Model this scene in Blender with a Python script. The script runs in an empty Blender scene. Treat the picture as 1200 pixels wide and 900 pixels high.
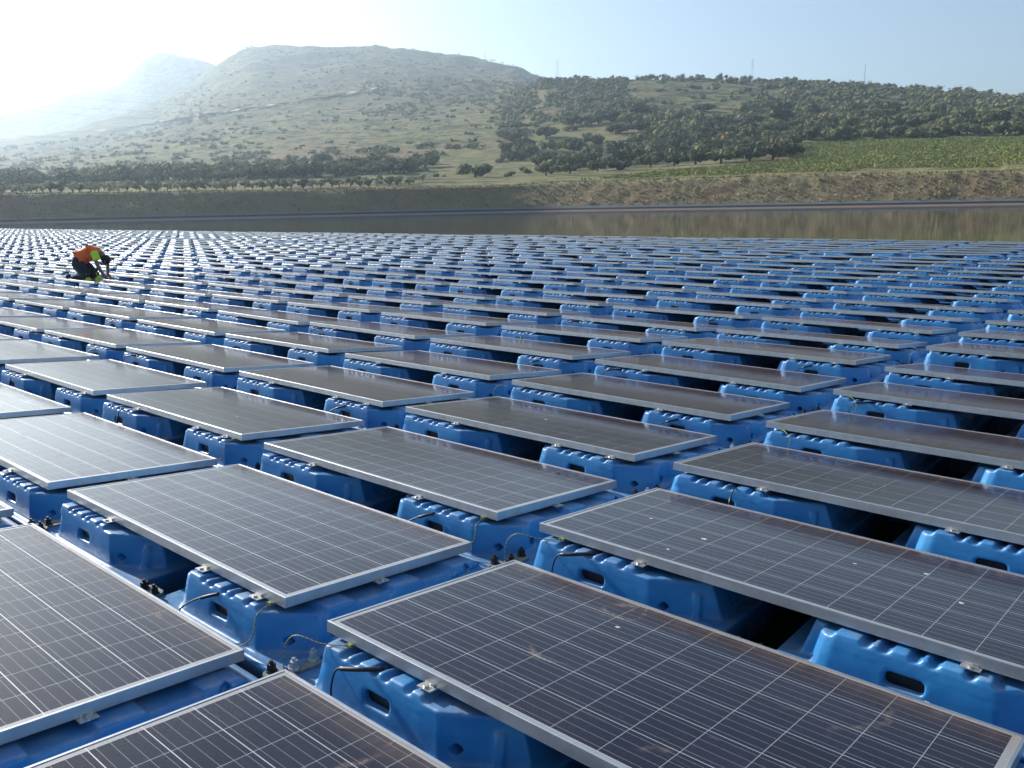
import bpy, bmesh, math, random
import numpy as np
from mathutils import Vector, Matrix, noise as mn

random.seed(7); RNG = np.random.default_rng(7)
SC = bpy.context.scene
COL = SC.collection
PI = math.pi

# ------------------------------------------------------------------ camera
F_PX, YAW, PITCH, ROLL = 987.435, 0.7226462, 0.2102131, -0.0186550
CAM = np.array([2.289122, -1.595293, 1.412642])
PU, PV, PW, TILT, PL = 2.2119161, 1.1699381, 0.9951, 0.1053371, 1.96
WZ = -0.37                                     # water level
cf = np.array([-math.sin(YAW)*math.cos(PITCH), math.cos(YAW)*math.cos(PITCH), -math.sin(PITCH)])
_r = np.array([math.cos(YAW), math.sin(YAW), 0.0]); _u = np.cross(_r, cf)
cr = _r*math.cos(ROLL) + _u*math.sin(ROLL); cu = -_r*math.sin(ROLL) + _u*math.cos(ROLL)

def ray(x, y):
    return cf + (x-600)/F_PX*cr - (y-450)/F_PX*cu
def proj(p):
    d = np.asarray(p, float) - CAM; z = d @ cf
    return 600 + F_PX*(d @ cr)/z, 450 - F_PX*(d @ cu)/z, z
def yh(x): return 250.2 - .0181*x
def at(x, y, R):
    """the world point seen at photo pixel x, y at horizontal distance R"""
    d = ray(x, y); h = math.hypot(d[0], d[1])
    return CAM + d*(R/h)

cam_d = bpy.data.cameras.new("camera"); cam = bpy.data.objects.new("camera", cam_d); COL.objects.link(cam)
cam_d.sensor_width = 36; cam_d.sensor_fit = 'HORIZONTAL'; cam_d.lens = F_PX/1200*36
cam_d.clip_start = .05; cam_d.clip_end = 20000
cam.matrix_world = Matrix(((cr[0], cu[0], -cf[0], CAM[0]), (cr[1], cu[1], -cf[1], CAM[1]), (cr[2], cu[2], -cf[2], CAM[2]), (0, 0, 0, 1)))
SC.camera = cam

# ------------------------------------------------------------------ light
SUN_EL = math.radians(26); SUN_ANG = YAW + math.radians(48.9)       # ccw from +y
sd = Vector((-math.sin(SUN_ANG)*math.cos(SUN_EL), math.cos(SUN_ANG)*math.cos(SUN_EL), math.sin(SUN_EL)))
sun_d = bpy.data.lights.new("sun", 'SUN'); sun_d.energy = 5.0; sun_d.angle = math.radians(.53); sun_d.color = (1, .95, .87)
sun = bpy.data.objects.new("sun", sun_d); COL.objects.link(sun)
sun.rotation_mode = 'QUATERNION'; sun.rotation_quaternion = sd.to_track_quat('Z', 'Y')
W = bpy.data.worlds.new("World"); SC.world = W; W.use_nodes = True
nt = W.node_tree; bgn = nt.nodes['Background']
sky = nt.nodes.new('ShaderNodeTexSky'); sky.sky_type = 'NISHITA'; sky.sun_disc = False
sky.sun_elevation = SUN_EL; sky.sun_rotation = -SUN_ANG; sky.air_density = 1.0; sky.dust_density = 1.2; sky.ozone_density = 1.4
nt.links.new(sky.outputs[0], bgn.inputs[0]); bgn.inputs[1].default_value = .105
SC.view_settings.view_transform = 'Standard'; SC.view_settings.look = 'None'
SC.view_settings.exposure = .68; SC.view_settings.gamma = 1; SC.view_settings.use_curve_mapping = False
SC.render.engine = 'CYCLES'
SC.cycles.max_bounces = 6; SC.cycles.diffuse_bounces = 3; SC.cycles.glossy_bounces = 4
SC.cycles.volume_bounces = 1; SC.cycles.use_denoising = True; SC.cycles.sample_clamp_indirect = 6

# ------------------------------------------------------------------ helpers
def link(name, me, parent=None):
    o = bpy.data.objects.new(name, me); COL.objects.link(o)
    if parent is not None: o.parent = parent
    return o
def tag(o, label=None, cat=None, group=None, kind=None):
    if label: o['label'] = label
    if cat: o['category'] = cat
    if group: o['group'] = group
    if kind: o['kind'] = kind
    return o
def empty(name, loc, rz=0):
    o = link(name, None); o.location = loc; o.rotation_euler = (0, 0, rz); return o
def smooth(me, on=True):
    me.polygons.foreach_set('use_smooth', [on]*len(me.polygons)); return me
def np_mesh(name, v, f, mats=(), mi=None, sm=False):
    me = bpy.data.meshes.new(name)
    v = np.asarray(v, np.float32); f = np.asarray(f, np.int32)
    n = f.shape[1]
    me.vertices.add(len(v)); me.vertices.foreach_set('co', v.ravel())
    me.loops.add(f.size); me.loops.foreach_set('vertex_index', f.ravel())
    me.polygons.add(len(f)); me.polygons.foreach_set('loop_start', np.arange(len(f), dtype=np.int32)*n)
    try: me.polygons.foreach_set('loop_total', np.full(len(f), n, np.int32))
    except Exception: pass
    for m in mats: me.materials.append(m)
    if mi is not None: me.polygons.foreach_set('material_index', np.asarray(mi, np.int32))
    me.polygons.foreach_set('use_smooth', np.full(len(f), sm))
    me.update(calc_edges=True); me.validate(); return me
def bm_mesh(name, bm, mats=(), sm=False, recalc=True):
    if recalc: bmesh.ops.recalc_face_normals(bm, faces=bm.faces)
    me = bpy.data.meshes.new(name); bm.to_mesh(me); bm.free()
    for m in mats: me.materials.append(m)
    if sm: smooth(me)
    return me
def box(bm, x0, x1, y0, y1, z0, z1, mi=0, f=None):
    """box; f maps each corner if given"""
    vs = []
    for z in (z0, z1):
        for x, y in ((x0, y0), (x1, y0), (x1, y1), (x0, y1)):
            p = (x, y, z); vs.append(bm.verts.new(f(p) if f else p))
    for q in ((0, 3, 2, 1), (4, 5, 6, 7), (0, 1, 5, 4), (1, 2, 6, 5), (2, 3, 7, 6), (3, 0, 4, 7)):
        bm.faces.new([vs[i] for i in q]).material_index = mi
def prism(bm, lo, hi, mi=0):
    """closed solid between two point loops of equal length"""
    a = [bm.verts.new(p) for p in lo]; b = [bm.verts.new(p) for p in hi]; n = len(a)
    bm.faces.new(a[::-1]).material_index = mi; bm.faces.new(b).material_index = mi
    for i in range(n):
        bm.faces.new((a[i], a[(i+1) % n], b[(i+1) % n], b[i])).material_index = mi
def tube(bm, pts, r, n=6, mi=0):
    pts = [Vector(p) for p in pts]; rr = r if isinstance(r, (list, tuple)) else [r]*len(pts)
    rings = []
    for i, p in enumerate(pts):
        t = (pts[min(i+1, len(pts)-1)] - pts[max(i-1, 0)]).normalized()
        a = t.orthogonal().normalized() if i == 0 else (rings_a - t*rings_a.dot(t)).normalized()
        rings_a = a; b = t.cross(a)
        rings.append([bm.verts.new(p + (a*math.cos(k*2*PI/n) + b*math.sin(k*2*PI/n))*rr[i]) for k in range(n)])
    for i in range(len(rings)-1):
        for k in range(n):
            f = bm.faces.new((rings[i][k], rings[i][(k+1) % n], rings[i+1][(k+1) % n], rings[i+1][k])); f.material_index = mi; f.smooth = True
    bm.faces.new(rings[0][::-1]).material_index = mi; bm.faces.new(rings[-1]).material_index = mi
def curve_pts(ctrl, n=14):
    """Catmull-Rom through the control points"""
    c = [Vector(p) for p in ctrl]; c = [c[0]*2-c[1]] + c + [c[-1]*2-c[-2]]; out = []
    for i in range(1, len(c)-2):
        for k in range(n):
            t = k/n
            out.append(.5*((2*c[i]) + (-c[i-1]+c[i+1])*t + (2*c[i-1]-5*c[i]+4*c[i+1]-c[i+2])*t*t + (-c[i-1]+3*c[i]-3*c[i+1]+c[i+2])*t**3))
    out.append(c[-2]); return out

# ------------------------------------------------------------------ node maths
class N:
    def __init__(s, name):
        s.m = bpy.data.materials.new(name); s.m.use_nodes = True; s.t = s.m.node_tree
        s.b = s.t.nodes['Principled BSDF']; s.out = s.t.nodes['Material Output']
    def new(s, ty, **k):
        n = s.t.nodes.new(ty)
        for a, b in k.items(): setattr(n, a, b)
        return n
    def put(s, sock, v):
        if isinstance(v, bpy.types.NodeSocket): s.t.links.new(v, sock)
        elif isinstance(v, (tuple, list)) and sock.type == 'RGBA' and len(v) == 3: sock.default_value = (*v, 1)
        else: sock.default_value = v
    def mth(s, op, a, b=None, c=None, clamp=False):
        n = s.new('ShaderNodeMath', operation=op, use_clamp=clamp); s.put(n.inputs[0], a)
        if b is not None: s.put(n.inputs[1], b)
        if c is not None: s.put(n.inputs[2], c)
        return n.outputs[0]
    def mix(s, f, a, b, bt='MIX'):
        n = s.new('ShaderNodeMix', data_type='RGBA', blend_type=bt); s.put(n.inputs[0], f); s.put(n.inputs[6], a); s.put(n.inputs[7], b); return n.outputs[2]
    def ramp(s, f, lo, hi, a=0., b=1.):
        n = s.new('ShaderNodeMapRange', interpolation_type='SMOOTHSTEP'); s.put(n.inputs[0], f)
        for i, v in enumerate((lo, hi, a, b)): s.put(n.inputs[i+1], v)
        return n.outputs[0]
    def co(s, kind='Object'): return s.new('ShaderNodeTexCoord').outputs[kind]
    def pos(s): return s.new('ShaderNodeNewGeometry').outputs['Position']
    def xyz(s, v):
        n = s.new('ShaderNodeSeparateXYZ'); s.put(n.inputs[0], v); return n.outputs
    def vmul(s, v, k):
        n = s.new('ShaderNodeVectorMath', operation='MULTIPLY'); s.put(n.inputs[0], v); s.put(n.inputs[1], k); return n.outputs[0]
    def vadd(s, v, k):
        n = s.new('ShaderNodeVectorMath', operation='ADD'); s.put(n.inputs[0], v); s.put(n.inputs[1], k); return n.outputs[0]
    def noise(s, v, sc, det=3, rough=.55, dist=0., out=0):
        n = s.new('ShaderNodeTexNoise'); s.put(n.inputs['Vector'], v); s.put(n.inputs['Scale'], sc); s.put(n.inputs['Detail'], det)
        s.put(n.inputs['Roughness'], rough); s.put(n.inputs['Distortion'], dist); return n.outputs[out]
    def rnd(s): return s.new('ShaderNodeObjectInfo').outputs['Random']
    def bump(s, h, dist, strength=1.):
        n = s.new('ShaderNodeBump'); s.put(n.inputs['Height'], h); s.put(n.inputs['Distance'], dist); s.put(n.inputs['Strength'], strength)
        s.t.links.new(n.outputs[0], s.b.inputs['Normal'])
    def set(s, **k):
        for a, v in k.items(): s.put(s.b.inputs[a.replace('_', ' ')], v)
        return s
def simple(name, col, rough=.5, metal=0., var=.15, sc=8., bump=0.):
    n = N(name); v = n.co(); q = n.noise(v, sc, 4)
    k = n.ramp(q, .3, .7, 1-var, 1+var)
    h = n.new('ShaderNodeHueSaturation'); n.put(h.inputs['Color'], col); n.put(h.inputs['Value'], k)
    n.set(Base_Color=h.outputs[0], Roughness=rough, Metallic=metal)
    if bump: n.bump(q, bump)
    return n.m

# ------------------------------------------------------------------ materials: panels
def mat_cells():
    n = N('solar_cells'); v = n.co(); x, y, _ = n.xyz(v)
    P = .158
    cx = n.mth('DIVIDE', n.mth('SUBTRACT', x, .032), P); cy = n.mth('DIVIDE', n.mth('SUBTRACT', y, .0235), P)
    fx = n.mth('FRACT', cx); fy = n.mth('FRACT', cy)
    dx = n.mth('MULTIPLY', n.mth('SUBTRACT', .5, n.mth('ABSOLUTE', n.mth('SUBTRACT', fx, .5))), P)     # metres to the nearest gap
    dy = n.mth('MULTIPLY', n.mth('SUBTRACT', .5, n.mth('ABSOLUTE', n.mth('SUBTRACT', fy, .5))), P)
    gapx = n.ramp(dx, .0005, .0013, .75, 0.); gapy = n.ramp(dy, .0009, .0020, 1., 0.)
    b4 = n.mth('FRACT', n.mth('MULTIPLY', fy, 4.)); bd = n.mth('MULTIPLY', n.mth('ABSOLUTE', n.mth('SUBTRACT', b4, .5)), P/4)
    bus = n.ramp(bd, .0003, .0009, .5, 0.)
    line = n.mth('MAXIMUM', n.mth('MAXIMUM', gapx, gapy), bus)
    # white back sheet outside the cells
    m = n.mth('MINIMUM', n.mth('MINIMUM', cx, n.mth('SUBTRACT', 12, cx)), n.mth('MINIMUM', cy, n.mth('SUBTRACT', 6, cy)))
    border = n.mth('LESS_THAN', m, 0.)
    line = n.mth('MAXIMUM', line, n.mth('MULTIPLY', border, .55))
    # polycrystal grain, shade differing cell by cell
    r = n.rnd(); off = n.mth('MULTIPLY', r, 57.)
    cb = n.new('ShaderNodeCombineXYZ'); n.put(cb.inputs[0], off); n.put(cb.inputs[1], n.mth('MULTIPLY', r, 31.)); vo = n.vadd(v, cb.outputs[0])
    vr = n.new('ShaderNodeTexVoronoi'); n.put(vr.inputs['Vector'], vo); n.put(vr.inputs['Scale'], 70.)
    grain = n.xyz(vr.outputs['Color'])[0]
    cellid = n.new('ShaderNodeTexWhiteNoise', noise_dimensions='3D')
    c3 = n.new('ShaderNodeCombineXYZ'); n.put(c3.inputs[0], n.mth('FLOOR', cx)); n.put(c3.inputs[1], n.mth('FLOOR', cy)); n.put(c3.inputs[2], off); n.put(cellid.inputs[0], c3.outputs[0])
    g = n.mth('ADD', n.mth('MULTIPLY', grain, .45), n.mth('MULTIPLY', cellid.outputs[0], .55))
    cell = n.mix(g, (.005, .005, .014), (.011, .0105, .027))
    col = n.mix(line, cell, (.66, .62, .57))
    # dust: film, blotches, dried runs along the low edge and faint wipe streaks
    film = n.ramp(n.noise(vo, 1.7, 5, .6), .3, .75, .004, .032)
    blot = n.ramp(n.noise(vo, 5.5, 6, .7, 1.2), .62, .80, 0., .26)
    low = n.ramp(y, .84, .975, 0., .24); low = n.mth('MULTIPLY', low, n.ramp(n.noise(n.vmul(vo, (9, 1.5, 1)), 2.2, 4), .3, .75, .45, 1.))
    streak = n.ramp(n.noise(n.vmul(vo, (1.2, 9., 1)), 1.3, 3, .5, 2.5), .66, .72, 0., .14)
    side = n.mth('MINIMUM', x, n.mth('SUBTRACT', 1.96, x)); sp = n.ramp(side, .0, .10, .28, 0.)
    speck = n.ramp(n.noise(vo, 60., 3, .7), .62, .7, 0., 1.); spk = n.mth('MULTIPLY', speck, n.mth('ADD', sp, n.mth('MULTIPLY', blot, .8)))
    # arcs left by a cleaning cloth, centred differently on every panel
    rx = n.mth('SUBTRACT', x, n.mth('MULTIPLY', n.mth('FRACT', n.mth('MULTIPLY', r, 7.3)), 2.2)); ry = n.mth('SUBTRACT', y, n.mth('SUBTRACT', n.mth('MULTIPLY', n.mth('FRACT', n.mth('MULTIPLY', r, 17.7)), 2.0), 1.1))
    rad = n.mth('ADD', n.mth('SQRT', n.mth('ADD', n.mth('MULTIPLY', rx, rx), n.mth('MULTIPLY', ry, ry))), n.mth('MULTIPLY', n.noise(vo, 3., 3), .25))
    ar = n.mth('ABSOLUTE', n.mth('SUBTRACT', n.mth('FRACT', n.mth('MULTIPLY', rad, 2.3)), .5))
    arc = n.mth('MULTIPLY', n.ramp(ar, .0, .045, .5, 0.), n.ramp(n.noise(vo, 2.4, 4, .7), .52, .66)); arc = n.mth('MULTIPLY', arc, n.ramp(n.noise(vo, 40., 3, .7), .35, .65, .3, 1.))
    arc = n.mth('MULTIPLY', arc, n.mth('GREATER_THAN', n.mth('FRACT', n.mth('MULTIPLY', r, 3.7)), .35))
    film = n.mth('ADD', film, arc)
    d = n.mth('ADD', n.mth('ADD', film, blot), n.mth('ADD', low, n.mth('ADD', streak, spk)), clamp=True)
    col = n.mix(d, col, (.30, .22, .165))
    rough = n.mth('ADD', n.mth('MULTIPLY', d, .5), .13, clamp=True)
    n.set(Metallic=n.mth('MULTIPLY', line, n.mth('SUBTRACT', .75, d, clamp=True)))
    n.set(Base_Color=col, Roughness=rough, IOR=1.30, Coat_Weight=.06, Coat_Roughness=.30, Coat_IOR=1.4)
    n.set(Sheen_Weight=.18, Sheen_Roughness=.17, Sheen_Tint=(1., .56, .36))
    return n.m
def mat_alu():
    n = N('anodised_aluminium'); v = n.co(); q = n.noise(v, 14., 5, .6); s = n.noise(n.vmul(v, (1, 30, 30)), 4., 2)
    n.set(Base_Color=n.mix(n.ramp(q, .4, .75), (.50, .51, .53), (.42, .42, .42)), Metallic=.8, Roughness=n.ramp(s, .3, .7, .30, .44))
    return n.m
def mat_blue():
    n = N('blue_polyethylene'); v = n.co(); r = n.rnd()
    cb = n.new('ShaderNodeCombineXYZ'); n.put(cb.inputs[0], n.mth('MULTIPLY', r, 40.)); vo = n.vadd(v, cb.outputs[0])
    q = n.noise(vo, 3.5, 5, .6); s = n.noise(vo, 45., 3, .6)
    col = n.mix(n.ramp(q, .3, .7), (.013, .155, .41), (.028, .235, .51))
    gz = n.xyz(n.new('ShaderNodeNewGeometry').outputs['Normal'])[2]
    dust = n.mth('MULTIPLY', n.ramp(gz, .3, .95), n.ramp(n.noise(vo, 9., 5, .7), .35, .75, .05, .55))
    col = n.mix(dust, col, (.32, .33, .34))
    scuff = n.ramp(n.noise(n.vmul(vo, (1, 1, 5)), 26., 4, .75, 1.), .64, .74, 0., .35); col = n.mix(scuff, col, (.16, .27, .42))
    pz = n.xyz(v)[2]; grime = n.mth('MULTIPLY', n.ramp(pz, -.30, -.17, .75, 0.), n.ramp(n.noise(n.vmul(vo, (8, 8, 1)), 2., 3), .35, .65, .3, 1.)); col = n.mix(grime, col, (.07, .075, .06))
    n.set(Base_Color=col, Roughness=n.ramp(s, .3, .7, .36, .52), IOR=1.5, Coat_Weight=.12, Coat_Roughness=.2)
    n.bump(n.mth('ADD', n.mth('MULTIPLY', s, .12), n.noise(vo, 7., 2)), .004)
    return n.m
M_CELL, M_ALU, M_BLUE = mat_cells(), mat_alu(), mat_blue()
M_BLACK = simple('black_rubber', (.012, .012, .013), .45, var=.3)
M_LUG = simple('weathered_grey_plastic', (.17, .165, .15), .7, var=.35, sc=30., bump=.002)
M_ZINC = simple('zinc_steel', (.55, .54, .52), .38, .8)
M_EARTH = None
def mat_wire():
    n = N('yellow_green_wire'); v = n.co(); x, y, z = n.xyz(v)
    w = n.mth('GREATER_THAN', n.mth('FRACT', n.mth('MULTIPLY', n.mth('ADD', n.mth('ADD', x, y), z), 45.)), .5)
    n.set(Base_Color=n.mix(w, (.26, .25, .09), (.07, .12, .05)), Roughness=.5); return n.m
M_EARTH = mat_wire()
M_DROP = simple('dried_droppings', (.55, .52, .46), .9, var=.3, sc=60.)
M_CABLE = M_BLACK

# ------------------------------------------------------------------ panel meshes (x along row, y down the slope away, origin high left corner)
def frame_mesh():
    bm = bmesh.new(); H, LP, T = .040, .011, .0022
    # profile rail: outer wall, top lip, inner wall and bottom flange, mitred as nested loops
    def loop(ins, z): return [(ins, ins, z), (PL-ins, ins, z), (PL-ins, PW-ins, z), (ins, PW-ins, z)]
    prof = [(0, -H), (0, -.0008), (.0008, 0), (LP-.0006, 0), (LP, -.0006), (LP, -.0045), (LP, -H+.002), (.028, -H+.002), (.028, -H)]
    rings = [[bm.verts.new(p) for p in loop(i, z)] for i, z in prof]
    for a, b in zip(rings, rings[1:]+rings[:1]):
        for k in range(4): bm.faces.new((a[k], a[(k+1) % 4], b[(k+1) % 4], b[k]))
    return bm_mesh('frame', bm, [M_ALU])
def glass_mesh():
    bm = bmesh.new(); box(bm, .0105, PL-.0105, .0105, PW-.0105, -.0065, -.0022); return bm_mesh('glass', bm, [M_CELL])
ME_FRAME, ME_GLASS = frame_mesh(), glass_mesh()
def clamp_mesh():
    bm = bmesh.new(); box(bm, -.03, .03, -.032, .006, -.0445, -.0405); box(bm, -.02, .02, -.006, -.001, -.0405, -.03)
    bmesh.ops.create_cone(bm, cap_ends=True, segments=8, radius1=.009, radius2=.009, depth=.007, matrix=Matrix.Translation((0, -.02, -.037)))
    return bm_mesh('clamp', bm, [M_ZINC])
ME_CLAMP = clamp_mesh()
def black_cable(k):
    bm = bmesh.new(); j = lambda s: random.uniform(-s, s)
    if k == 0:      # lead with its thick connector coming out below the frame and hanging to the float
        p = curve_pts([(.34, .0, -.052), (.27, -.068, -.058), (.19, -.095, -.078), (.165, -.10, -.14), (.165, -.10, -.20)], 6)
        tube(bm, p, .0035)
        tube(bm, curve_pts([(.33, -.02, -.053), (.27, -.070, -.060), (.20, -.094, -.075)], 5), .0085)
    elif k == 1:
        p = curve_pts([(1.68, .02, -.05), (1.58, -.06, -.08), (1.50, -.10, -.115), (1.42, -.12, -.17), (1.38, -.12, -.215)], 6); tube(bm, p, .0035)
        tube(bm, [(1.60, -.045, -.074), (1.52, -.092, -.107)], .0075)
    else:
        p = curve_pts([(.40, .02, -.05), (.40, -.07, -.06), (.395, -.09, -.12), (.39, -.095, -.19)], 6); tube(bm, p, .0035)
        tube(bm, [(.397, -.088, -.10), (.392, -.094, -.16)], .0075)
    return bm_mesh('output_cable', bm, [M_BLACK])
def earth_wire(k):
    bm = bmesh.new()
    if k == 0: c = [(.14, -.012, -.043), (.05, -.06, -.05), (-.05, -.09, -.045), (-.10, -.10, -.09), (-.11, -.10, -.15), (-.09, -.11, -.20)]
    elif k == 1: c = [(1.88, -.012, -.043), (1.90, -.08, -.06), (1.915, -.10, -.10), (1.90, -.11, -.15), (1.84, -.12, -.19), (1.76, -.12, -.21)]
    else: c = [(.12, -.012, -.043), (.16, -.07, -.035), (.21, -.10, -.07), (.21, -.11, -.13), (.16, -.11, -.17)]
    tube(bm, curve_pts(c, 7), .0023)
    box(bm, c[0][0]-.012, c[0][0]+.012, -.02, -.001, -.046, -.036)
    return bm_mesh('earth_wire', bm, [M_EARTH])
ME_CAB = [black_cable(i) for i in range(3)]; ME_EARTH = [earth_wire(i) for i in range(3)]

# ------------------------------------------------------------------ float
SL = math.tan(TILT)
def top(y, d=0.): return -.052 - SL*y - d
def float_solids(bm):
    # tray, two parts so that the middle stays open to the water
    def slab(x0, x1, y0, y1):
        lo = [(x0+.03, y0+.03), (x1-.03, y0+.03), (x1-.03, y1-.03), (x0+.03, y1-.03)]
        hi = [(x0, y0), (x1, y0), (x1, y1), (x0, y1)]
        prism(bm, [(a, b, -.43) for a, b in lo], [(a, b, -.215) for a, b in hi])
    slab(-.105, .93, -.135, 1.02); slab(1.13, 2.095, -.135, 1.02); slab(.85, 1.2, .80, 1.02); slab(.85, 1.2, -.135, -.065)
    # two blocks rising to carry the panel
    def block(lo, hi):
        prism(bm, [(x, y, -.23) for x, y in lo], [(x, y, top(y, .018)) for x, y in hi])
    block([(-.025, -.005), (-.014, -.048), (.018, -.079), (.06, -.090), (.64, -.085), (.88, .07), (.88, .97), (-.02, .97)], [(.015, .01), (.024, -.025), (.050, -.050), (.085, -.062), (.62, -.062), (.82, .085), (.82, .95), (.035, .95)])
    block([(1.20, .03), (1.255, .03), (1.262, -.048), (1.295, -.079), (1.335, -.090), (1.87, -.085), (2.075, .07), (2.075, .97), (1.20, .97)],
          [(1.25, .055), (1.295, .04), (1.30, -.025), (1.325, -.050), (1.36, -.062), (1.86, -.062), (2.035, .09), (2.035, .95), (1.25, .95)])
    # ribs and pads standing on the blocks
    for a in (.06, 1.36):
        w = [(-.01, .10), (.115, .035), (.175, .07), (.27, .035), (.325, .085), (.43, .06)]
        for o, ww in w:
            x0 = a+o; y0 = -.059
            prism(bm, [(x0, y0-.010, -.10), (x0+ww, y0-.010, -.10), (x0+ww, .10, -.12), (x0, .10, -.12)],
                  [(x0+.006, y0+.004, top(y0)), (x0+ww-.006, y0+.004, top(y0)), (x0+ww-.012, .09, top(.09)), (x0+.012, .09, top(.09))])
    for y0, y1 in ((.12, .26), (.44, .60), (.78, .93)):
        for x0, x1 in ((-.01, .14), (.66, .80), (1.28, 1.42), (1.90, 2.055)):
            prism(bm, [(x0, y0-.01, -.17), (x1, y0-.01, -.17), (x1, y1+.01, -.17), (x0, y1+.01, -.17)],
                  [(x0+.012, y0+.008, top(y0)), (x1-.012, y0+.008, top(y0)), (x1-.012, y1-.008, top(y1)), (x0+.012, y1-.008, top(y1))])
    # strengthening ribs on the chamfered faces
    for x in (.70, .78): prism(bm, [(x, -.02, -.22), (x+.03, 0, -.22), (x+.03, .1, -.22), (x, .1, -.22)], [(x-.01, .02, -.12), (x+.015, .04, -.12), (x+.015, .1, -.12), (x-.01, .1, -.12)])
    # flange lips round the tray
    for x0, x1, y0, y1 in ((-.105, 2.095, -.137, -.115), (2.065, 2.095, -.12, 1.01), (-.105, -.08, -.12, 1.01)):
        box(bm, x0, x1, y0, y1, -.22, -.200)
def cutters(bm):
    for a in (.283, 1.535):
        pts = []; w, h, r = .062, .0235, .013; cx, cz = a+.06, -.142
        for sx, sz, a0 in ((1, -1, -90), (1, 1, 0), (-1, 1, 90), (-1, -1, 180)):
            for k in range(4):
                t = math.radians(a0+k*30); pts.append((cx+sx*(w-r)+r*math.cos(t), cz+sz*(h-r)+r*math.sin(t)))
        prism(bm, [(x, -.3, z) for x, z in pts], [(x, .42, z) for x, z in pts])
    for x, y, r in ((.672, -.08, .017), (1.955, -.07, .017), (-.03, -.09, .014), (1.275, -.1, .012), (.86, .25, .02)):
        bmesh.ops.create_cone(bm, cap_ends=True, segments=14, radius1=r, radius2=r, depth=.25, matrix=Matrix.Translation((x, y+.04, -.178)) @ Matrix.Rotation(PI/2, 4, 'X'))
    for y in (.14, .86):
        bmesh.ops.create_cone(bm, cap_ends=True, segments=14, radius1=.019, radius2=.019, depth=.1, matrix=Matrix.Translation((2.07, y, -.165)) @ Matrix.Rotation(PI/2, 4, 'Y'))
def evaluated(o):
    dg = bpy.context.evaluated_depsgraph_get(); dg.update()
    me = bpy.data.meshes.new_from_object(o.evaluated_get(dg), depsgraph=dg); return me
def float_mesh(voxel, it):
    bm = bmesh.new(); float_solids(bm); me = bm_mesh('float_raw', bm); o = link('float_raw', me)
    r = o.modifiers.new('r', 'REMESH'); r.mode = 'VOXEL'; r.voxel_size = voxel
    me2 = evaluated(o); o.modifiers.clear(); o.data = me2
    bc = bmesh.new(); cutters(bc); oc = link('cut_raw', bm_mesh('cut', bc))
    b = o.modifiers.new('b', 'BOOLEAN'); b.operation = 'DIFFERENCE'; b.object = oc; b.solver = 'EXACT'
    me3 = evaluated(o); o.modifiers.clear(); o.data = me3
    r = o.modifiers.new('r', 'REMESH'); r.mode = 'VOXEL'; r.voxel_size = voxel*.92
    s = o.modifiers.new('s', 'SMOOTH'); s.factor = .5; s.iterations = it
    me4 = evaluated(o); bpy.data.objects.remove(o); bpy.data.objects.remove(oc)
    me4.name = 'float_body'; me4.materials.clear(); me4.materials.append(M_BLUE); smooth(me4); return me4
ME_FLOAT = float_mesh(.0068, 3)
print('float faces', len(ME_FLOAT.polygons))
ME_FLOAT_FAR = float_mesh(.026, 1)
print('far float faces', len(ME_FLOAT_FAR.polygons))
def lug_mesh():
    bm = bmesh.new()
    pts = [(-.066, -.022), (-.045, -.038), (.045, -.038), (.066, -.022), (.066, .022), (.045, .038), (-.045, .038), (-.066, .022)]
    prism(bm, [(x, y, 0) for x, y in pts], [(x*.95, y*.95, .012) for x, y in pts]); return bm_mesh('coupling_plate', bm, [M_LUG])
def nut_mesh():
    bm = bmesh.new()
    bmesh.ops.create_cone(bm, cap_ends=True, segments=14, radius1=.021, radius2=.019, depth=.006, matrix=Matrix.Translation((0, 0, .003)))
    bmesh.ops.create_cone(bm, cap_ends=True, segments=6, radius1=.0165, radius2=.0155, depth=.024, matrix=Matrix.Translation((0, 0, .018)))
    bmesh.ops.create_cone(bm, cap_ends=True, segments=10, radius1=.008, radius2=.007, depth=.012, matrix=Matrix.Translation((0, 0, .036)))
    return bm_mesh('nut', bm, [M_BLACK])
def znut_mesh():
    me = nut_mesh(); me.materials[0] = M_ZINC; return me
def slot_mesh():  # added black plate standing in for the shade inside the hollow slot
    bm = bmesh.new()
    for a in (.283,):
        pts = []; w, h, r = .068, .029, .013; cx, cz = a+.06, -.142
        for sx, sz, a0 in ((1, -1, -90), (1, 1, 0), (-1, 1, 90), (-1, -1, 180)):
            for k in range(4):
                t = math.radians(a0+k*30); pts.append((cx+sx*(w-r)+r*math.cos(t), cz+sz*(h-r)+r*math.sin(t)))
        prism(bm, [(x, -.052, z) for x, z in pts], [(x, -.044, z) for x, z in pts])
    return bm_mesh('slot_shade_plate', bm, [M_BLACK])
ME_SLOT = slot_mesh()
ME_LUG, ME_NUT, ME_ZNUT = lug_mesh(), nut_mesh(), znut_mesh()

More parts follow.
